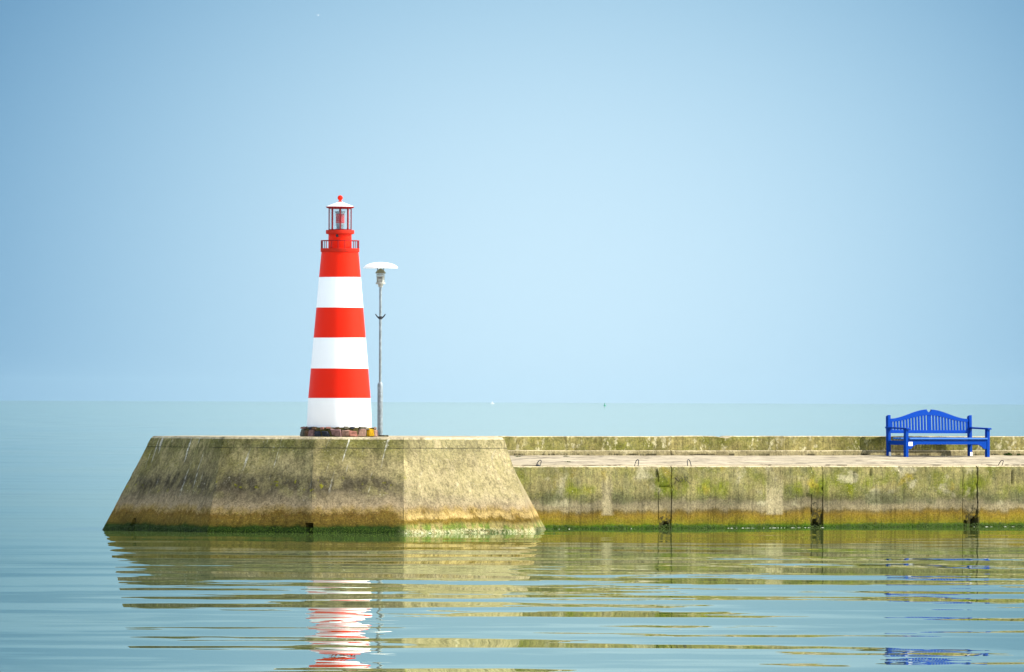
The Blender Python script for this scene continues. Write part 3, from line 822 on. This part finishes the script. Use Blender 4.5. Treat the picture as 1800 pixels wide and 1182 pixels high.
# ------------------------------------------------------------------ bench
def build_bench():
    tB = 4.00                                # front legs' distance behind the quay edge
    sL = s_of(1593, tB); sR = s_of(1740.7, tB)
    Wd = sR - sL
    mid = (sL + sR) / 2
    zdeck = deck_z(tB)
    pos = qw(mid, tB, zdeck - 0.004)
    root = thing("bench", "bright blue painted wooden bench with a humped slatted back, standing against the parapet", "bench", pos, PIER_A)
    h = Wd / 2; D = 0.69; L = 0.09
    zr = deck_z(tB + D) - deck_z(tB)         # the walkway rises a little towards the parapet
    for sx in (-1, 1):
        x0 = sx * h - (L if sx > 0 else 0)
        bm = bmesh.new(); bm_box(bm, x0, x0 + L, 0, L, 0, 0.70, 0.006)
        link("leg", bm, M_BLUE, root)
        # rear leg is one long post rising beside the back
        bm = bmesh.new(); bm_box(bm, x0, x0 + L, D - L * 0.2, D + L * 0.8, zr, 1.045, 0.010)
        for v in bm.verts:
            if v.co.z > 0.5: v.co.y += 0.05 * (v.co.z - 0.5)
            if v.co.z > 1.0: v.co.z += 0.012 if v.co.y < D + 0.07 else -0.02
        rl = link("leg", bm, M_BLUE, root)
        bm = bmesh.new(); bm_box(bm, x0 + 0.012, x0 + L - 0.004, D - L * 0.2 - 0.004, D - L * 0.2 - 0.001, zr + 0.005, zr + 0.10)
        link("foot_patch", bm, M_STICK, rl)
        # arm rest
        bm = bmesh.new()
        a0 = x0 - 0.02; a1 = x0 + L + 0.02
        bm_box(bm, a0, a1, -0.045, D + 0.10, 0.70, 0.742, 0.010)
        for v in bm.verts: v.co.z += 0.022 * (v.co.y / D) - 0.004
        link("armrest", bm, M_BLUE, root)
        # side rails under the seat
        bm = bmesh.new(); bm_box(bm, x0 + 0.02, x0 + L - 0.02, L, D - 0.02, 0.31, 0.42, 0.004)
        link("side_rail", bm, M_BLUE, root)
    # seat slats
    bm = bmesh.new()
    n = 6; y = -0.035; wd = 0.098
    for k in range(n):
        yy = y + k * 0.113
        xa, xb = (-h + L + 0.004, h - L - 0.004) if k in (0, 1) else (-h + 0.004, h - 0.004)
        if k == n - 1: xa, xb = -h + L + 0.004, h - L - 0.004
        if k == 1: yy += 0.004
        bm_box(bm, xa, xb, yy, yy + wd, 0.445, 0.492 if k else 0.49, 0.018)
    link("seat", bm, M_SEAT, root)
    # front rail (apron) with shaped ends
    bm = bmesh.new()
    xs = [-h + L + i * (2 * h - 2 * L) / 160 for i in range(161)]
    def low(x):
        e = min(x + h - L, h - L - x)
        if e < 0.085: return 0.205 + 0.006 * (e / 0.085)
        if e < 0.10: return 0.215
        if e < 0.30:
            f = (e - 0.10) / 0.20
            return 0.225 + 0.095 * math.sin(f * math.pi / 2)
        return 0.325
    rows = [[], [], [], []]
    for x in xs:
        rows[0].append(bm.verts.new((x, 0.012, low(x)))); rows[1].append(bm.verts.new((x, 0.012, 0.415)))
        rows[2].append(bm.verts.new((x, 0.052, 0.415))); rows[3].append(bm.verts.new((x, 0.052, low(x))))
    for i in range(160):
        for j in range(4): bm.faces.new((rows[j][i], rows[j][i + 1], rows[(j + 1) % 4][i + 1], rows[(j + 1) % 4][i]))
    for k in (0, 160): bm.faces.new([r_[k] for r_ in rows])
    bm_box(bm, -h + L, h - L, 0.020, 0.050, 0.416, 0.443)
    fr = link("front_rail", bm, M_BLUE, root)
    bm = bmesh.new(); bm_box(bm, -h + L + 0.006, -h + L + 0.136, 0.006, 0.0105, 0.285, 0.385)
    link("sticker", bm, M_STICK, fr)
    # back: humped top rail with a notch, slats, lower rail
    def top(x):
        f = abs(x) / (h - L)
        f = max(0, min(1, f))
        return 0.965 + 0.235 * (0.5 + 0.5 * math.cos(math.pi * min(1, f * 1.02))) ** 0.95
    def under(x):
        f = abs(x) / (h - L)
        return 0.885 + 0.165 * (0.5 + 0.5 * math.cos(math.pi * min(1, f)))
    bm = bmesh.new()
    xs = sorted(set([round(-h + L + i * (2 * h - 2 * L) / 120, 4) for i in range(121)] + [-0.075, -0.072, -0.055, -0.03, 0.0, 0.03, 0.055, 0.072, 0.075]))
    def tz(x):
        z = top(x)
        if abs(x) <= 0.0735: z -= 0.02 + 0.065 * (1 - abs(x) / 0.075) ** 0.8
        return z
    lean = lambda z: 0.05 * (z - 0.5)
    yb = D + 0.008; th = 0.045
    rows = [[], [], [], []]
    for x in xs:
        a, b = under(x), tz(x)
        rows[0].append(bm.verts.new((x, yb + lean(a), a))); rows[1].append(bm.verts.new((x, yb + lean(b), b)))
        rows[2].append(bm.verts.new((x, yb + th + lean(b), b))); rows[3].append(bm.verts.new((x, yb + th + lean(a), a)))
    for i in range(len(xs) - 1):
        for j in range(4): bm.faces.new((rows[j][i], rows[j][i + 1], rows[(j + 1) % 4][i + 1], rows[(j + 1) % 4][i]))
    for k in (0, len(xs) - 1): bm.faces.new([r_[k] for r_ in rows])
    back = link("backrest", bm, M_BLUE, root)
    bm = bmesh.new(); bm_box(bm, -h + L, h - L, yb, yb + 0.045, 0.60, 0.68, 0.006)
    for v in bm.verts: v.co.y += lean(v.co.z)
    link("lower_rail", bm, M_BLUE, back)
    def slat(x, wv):
        bm = bmesh.new()
        bm_box(bm, x - wv / 2, x + wv / 2, yb + 0.010, yb + 0.030, 0.672, under(x) + 0.012)
        for v in bm.verts: v.co.y += lean(v.co.z)
        link("back_slat", bm, M_BLUE, back)
    slat(0, 0.135)
    nS = 12
    pitch = (h - L - 0.0675 - 0.03) / nS
    for sgn in (-1, 1):
        for k in range(nS):
            slat(sgn * (0.0675 + pitch * (k + 0.5) + 0.022), pitch * 0.61)
    return root
build_bench()

# ------------------------------------------------------------------ mooring loops
def build_loops():
    specs = [(946, 0.10, 0.16, 35, "bent iron mooring loop on the quay edge, closest to the pier head", True),
             (1119, 0.09, 0.17, 25, "bent iron mooring loop on the quay edge, left of the scratched joint", False),
             (1213, 0.09, 0.17, -8, "upright iron mooring loop on the quay edge, right of the scratched letters", False),
             (1758, 0.10, 0.15, 40, "rusty iron mooring loop on the quay edge, below the right end of the bench", False)]
    for px, wd, ht, ln, lab, blob in specs:
        t = 0.16
        o = bmesh.new()
        pts = []
        for k in range(13):
            a = math.pi * k / 12
            x = -wd / 2 * math.cos(a); z = ht * (0.45 * min(1, k / 3, (12 - k) / 3) + 0.55 * math.sin(a))
            pts.append((x + math.tan(R(ln)) * z * 0.7, 0.25 * z, z - 0.02))
        bm_tube(o, pts, 0.0105, 8)
        if blob: bm_lathe(o, [(0.03, -0.02), (0.055, 0.0), (0.045, 0.03), (0.01, 0.04)], 12, cx=0.0)
        ob = link("mooring_loop", o, M_DARK if px < 1500 else M_RUST, None, 50)
        ob.location = qw(s_of(px, t), t, 1.508); ob.rotation_euler = (0, 0, PIER_A - R(20))
        tag(ob, lab, "mooring loop", "iron mooring loops along the quay edge")
build_loops()

# ------------------------------------------------------------------ weeds on the walkway
def weed(px, t, w_, h_, n, label):
    rnd = random.Random(px)
    bm = bmesh.new()
    for k in range(n):
        a = rnd.uniform(0, 2 * math.pi); r = rnd.random() ** 1.8
        bx, by = r * w_ / 2 * math.cos(a), r * 0.08 * math.sin(a)
        d = Vector((rnd.uniform(-1, 1) * 0.8, rnd.uniform(-1, 1) * 0.6, rnd.uniform(0.5, 1))).normalized()
        L = max(h_, 0.07) * rnd.uniform(0.5, 1.1) * (1.1 - 0.5 * r)
        if h_ < 0.03: d.z *= 0.35
        sd_ = d.cross(Vector((rnd.uniform(-1, 1), rnd.uniform(-1, 1), 0.3))).normalized() * L * 0.22
        b = Vector((bx, by, 0.0))
        m_ = b + d * L * 0.55; tip = b + d * L - Vector((0, 0, L * 0.12))
        v = [bm.verts.new(p) for p in (b, m_ + sd_, tip, m_ - sd_)]
        bm.faces.new(v)
    o = link("weed", bm, M_WEED)
    o.location = qw(s_of(px, t), t, deck_z(t) - 0.003); o.rotation_euler = (0, 0, PIER_A)
    tag(o, label, "weed", "weeds growing on the walkway")
weed(1773, 4.90, 0.26, 0.10, 130, "leafy green weed at the foot of the parapet, right of the bench")
weed(1791, 4.95, 0.12, 0.05, 50, "tiny green weed at the foot of the parapet, at the right end of the walkway")
weed(912, 4.2, 0.20, 0.020, 70, "flat green tuft on the pale walkway beside the pier head")
weed(996, 4.4, 0.20, 0.022, 60, "flat olive tuft on the walkway, second from the pier head near the parapet")
weed(1000, 1.6, 0.18, 0.018, 50, "flat green tuft in the middle of the pale walkway, between the first two mooring loops")

# ------------------------------------------------------------------ weed and modelled glints along the waterline
def waterline_points(step):
    out = []
    for i in range(0, 5):
        a, b = Vector(HEAD_BOT[i]), Vector(HEAD_BOT[i + 1])
        ta, tb = Vector(HEAD_TOP[i]), Vector(HEAD_TOP[i + 1])
        L = (b - a).length; e = (b - a).normalized(); nrm = Vector((e.y, -e.x))
        inw = ((ta + tb) / 2 - (a + b) / 2).dot(nrm)
        k = 0.0
        while k < L:
            out.append((a + e * k, e, nrm, inw / HT, i)); k += step
    s = 0.05
    while s < 16:
        p = qw(s, 0, 0); out.append((p.xy, U.xy, -V.xy, 0.0, 9)); s += step
    return out
def build_algae():
    rnd = random.Random(3)
    bm = bmesh.new()
    for p, e, nrm, slope, i in waterline_points(0.0075):
        dens = 0.5 + 0.9 * nz((p.x, p.y, 0), 0.8) + 0.5 * nz((p.x, p.y, 4), 4.0)
        if i == 3: dens -= 0.6
        if i == 4: dens -= 0.3
        for _ in range(2):
            if rnd.random() > dens + 0.25: continue
            z0 = rnd.uniform(-0.01, 0.11) * (0.6 + 0.6 * max(0, dens))
            if i in (0, 1, 2): z0 *= 1.35
            b = Vector((p.x, p.y, z0)) + Vector((*(nrm * (slope * z0 + 0.006)), 0))
            L = rnd.uniform(0.02, 0.05)
            dd = (Vector((*nrm, 0)) * rnd.uniform(0.2, 0.8) + Vector((0, 0, -rnd.uniform(0.2, 1))) + Vector((*e, 0)) * rnd.uniform(-0.7, 0.7)).normalized()
            sd_ = Vector((*e, 0)) * rnd.uniform(0.005, 0.010)
            v = [bm.verts.new(q) for q in (b - sd_, b + sd_, b + dd * L + sd_ * 0.3, b + dd * L - sd_ * 0.3)]
            bm.faces.new(v)
    o = link("algae", bm, M_ALGAE)
    tag(o, kind="stuff")
    o['label'] = "green algae fringe along the waterline of the pier"
    o['category'] = "algae"
    bm = bmesh.new()
    for p, e, nrm, slope, i in waterline_points(0.05):
        if i in (0, 1, 2, 4): continue
        pr = 0.10 + 1.3 * nz((p.x, p.y, 0), 0.4, 11)
        if i in (0, 1, 2): pr -= 0.3
        if rnd.random() > pr: continue
        L = rnd.uniform(0.01, 0.06); wv = rnd.uniform(0.006, 0.016)
        c = Vector((p.x, p.y, 0.002)) + Vector((*(nrm * (0.012 + 0.015 * rnd.random())), 0))
        E = Vector((*e, 0)); Nn = Vector((*nrm, 0))
        ring = [bm.verts.new(c + E * L * math.cos(a) + Nn * wv * math.sin(a)) for a in [2 * math.pi * k / 8 for k in range(8)]]
        t = bm.verts.new(c + Vector((0, 0, rnd.uniform(0.004, 0.010))))
        for k in range(8): bm.faces.new((ring[k], ring[(k + 1) % 8], t))
    o = link("waterline_glints", bm, M_GLINT, None, 180)  # white flecks modelled to stand in for glints on the meniscus
    tag(o, kind="stuff")
    o['label'] = "thin broken line of modelled white glints where the water meets the concrete"
    o['category'] = "waterline glints"
build_algae()

# ------------------------------------------------------------------ far specks: sail boat, buoy, gull
def far_point(px, dist): return Vector(((px - 900) / 18750.0 * dist, CAM.y + dist, 0))
def build_far():
    p = far_point(866, 19000)
    r = thing("sailboat", "white sailing boat, a tiny pale speck on the horizon", "boat", p, R(20))
    bm = bmesh.new()
    n = 12
    rows = []
    for k in range(n + 1):
        x = -3.2 + 6.4 * k / n; f = max(0.03, 1 - abs(k / n * 2 - 0.8) ** 2.4 / 1.7) if k < n else 0.03
        rows.append([bm.verts.new((x, y * 0.95 * f, z)) for y, z in ((-1, 0.8), (-0.8, 0.0), (0, -0.2), (0.8, 0.0), (1, 0.8))])
    for k in range(n):
        for j in range(4): bm.faces.new((rows[k][j], rows[k + 1][j], rows[k + 1][j + 1], rows[k][j + 1]))
        bm.faces.new((rows[k][0], rows[k][4], rows[k + 1][4], rows[k + 1][0]))
    link("hull", bm, M_SAIL, r, 40)
    bm = bmesh.new(); bm_tube(bm, [(0.4, 0, 0.7), (0.4, 0, 4.4)], 0.07, 8)
    link("mast", bm, M_LGREY, r, 60)
    bm = bmesh.new()
    for tri in (((0.3, 0.05, 1.3), (-1.7, 0.25, 1.3), (0.3, 0.05, 4.2)), ((0.6, 0.05, 3.9), (2.2, 0.0, 1.0), (0.7, 0.4, 1.3))):
        a = [Vector(q) for q in tri]
        f1 = [bm.verts.new(q) for q in a]; f2 = [bm.verts.new(q + Vector((0, 0.03, 0))) for q in a]
        bm.faces.new(f1); bm.faces.new(f2[::-1])
        for k in range(3): bm.faces.new((f1[k], f1[(k + 1) % 3], f2[(k + 1) % 3], f2[k]))
    link("sail", bm, M_SAIL, r)
    p = far_point(1063.5, 9000)
    r = thing("buoy", "green channel buoy, a tiny dark speck on the horizon", "buoy", p)
    lathe("float", [(0.2, -0.5), (1.0, -0.2), (1.0, 0.5), (0.8, 0.7), (0.3, 0.8)], M_BUOY, r, 24, 40)
    lathe("topmark", [(0.32, 0.8), (0.26, 1.9), (0.5, 1.9), (0.02, 2.7)], M_BUOY, r, 20, 40)
    # gull high over the lagoon
    dist = 2600.0
    k = (591 - 27) / 18750.0 + math.tan(R(0.3545))
    g = thing("gull", "white gull, a tiny speck high in the sky left of the lighthouse", "bird", Vector(((557 - 900) / 18750.0 * dist, CAM.y + dist, CAM.z + k * dist - (343 / 18750.0 * dist) * math.tan(R(0.22)))), R(60))
    bm = bmesh.new()
    bm_tube(bm, [(-0.22, 0, 0), (-0.12, 0, 0.0), (0.0, 0, 0), (0.12, 0, 0.015), (0.17, 0, 0.03), (0.21, 0, 0.025), (0.245, 0, 0.015)], [0.01, 0.04, 0.06, 0.05, 0.032, 0.028, 0.006], 10)
    for s in (-1, 1):
        st = [(0.06, -0.06, 0.0), (0.09, -0.05, 0.12), (0.07, -0.07, 0.26), (0.0, -0.08, 0.4), (-0.06, -0.075, 0.5)]
        prev = None
        for j, (a, b, y) in enumerate(st):
            z = 0.02 + 0.10 * math.sin(j / 4 * math.pi * 0.8)
            cur = [bm.verts.new((a, s * y, z)), bm.verts.new((b, s * y, z)), bm.verts.new(((a + b) / 2, s * y, z + 0.012))]
            if prev:
                for q in range(3): bm.faces.new((prev[q], prev[(q + 1) % 3], cur[(q + 1) % 3], cur[q]))
            prev = cur
        bm.faces.new(prev)
    link("body", bm, M_GULL, g, 60)
build_far()

# ------------------------------------------------------------------ sea air between the camera and the horizon
def build_haze():
    m, g, out = new_mat("sea_haze")
    pv = g.node('ShaderNodeVolumePrincipled')
    pv.inputs['Color'].default_value = (0.42, 0.61, 0.70, 1)
    pv.inputs['Density'].default_value = 0.5e-5
    pv.inputs['Anisotropy'].default_value = 0.0
    g.l.new(pv.outputs[0], out.inputs['Volume'])
    bm = bmesh.new(); bm_box(bm, -61000, 61000, -3000, 61000, -1.0, 130.0)
    o = link("haze", bm, m)
    tag(o, kind="stuff")
build_haze()
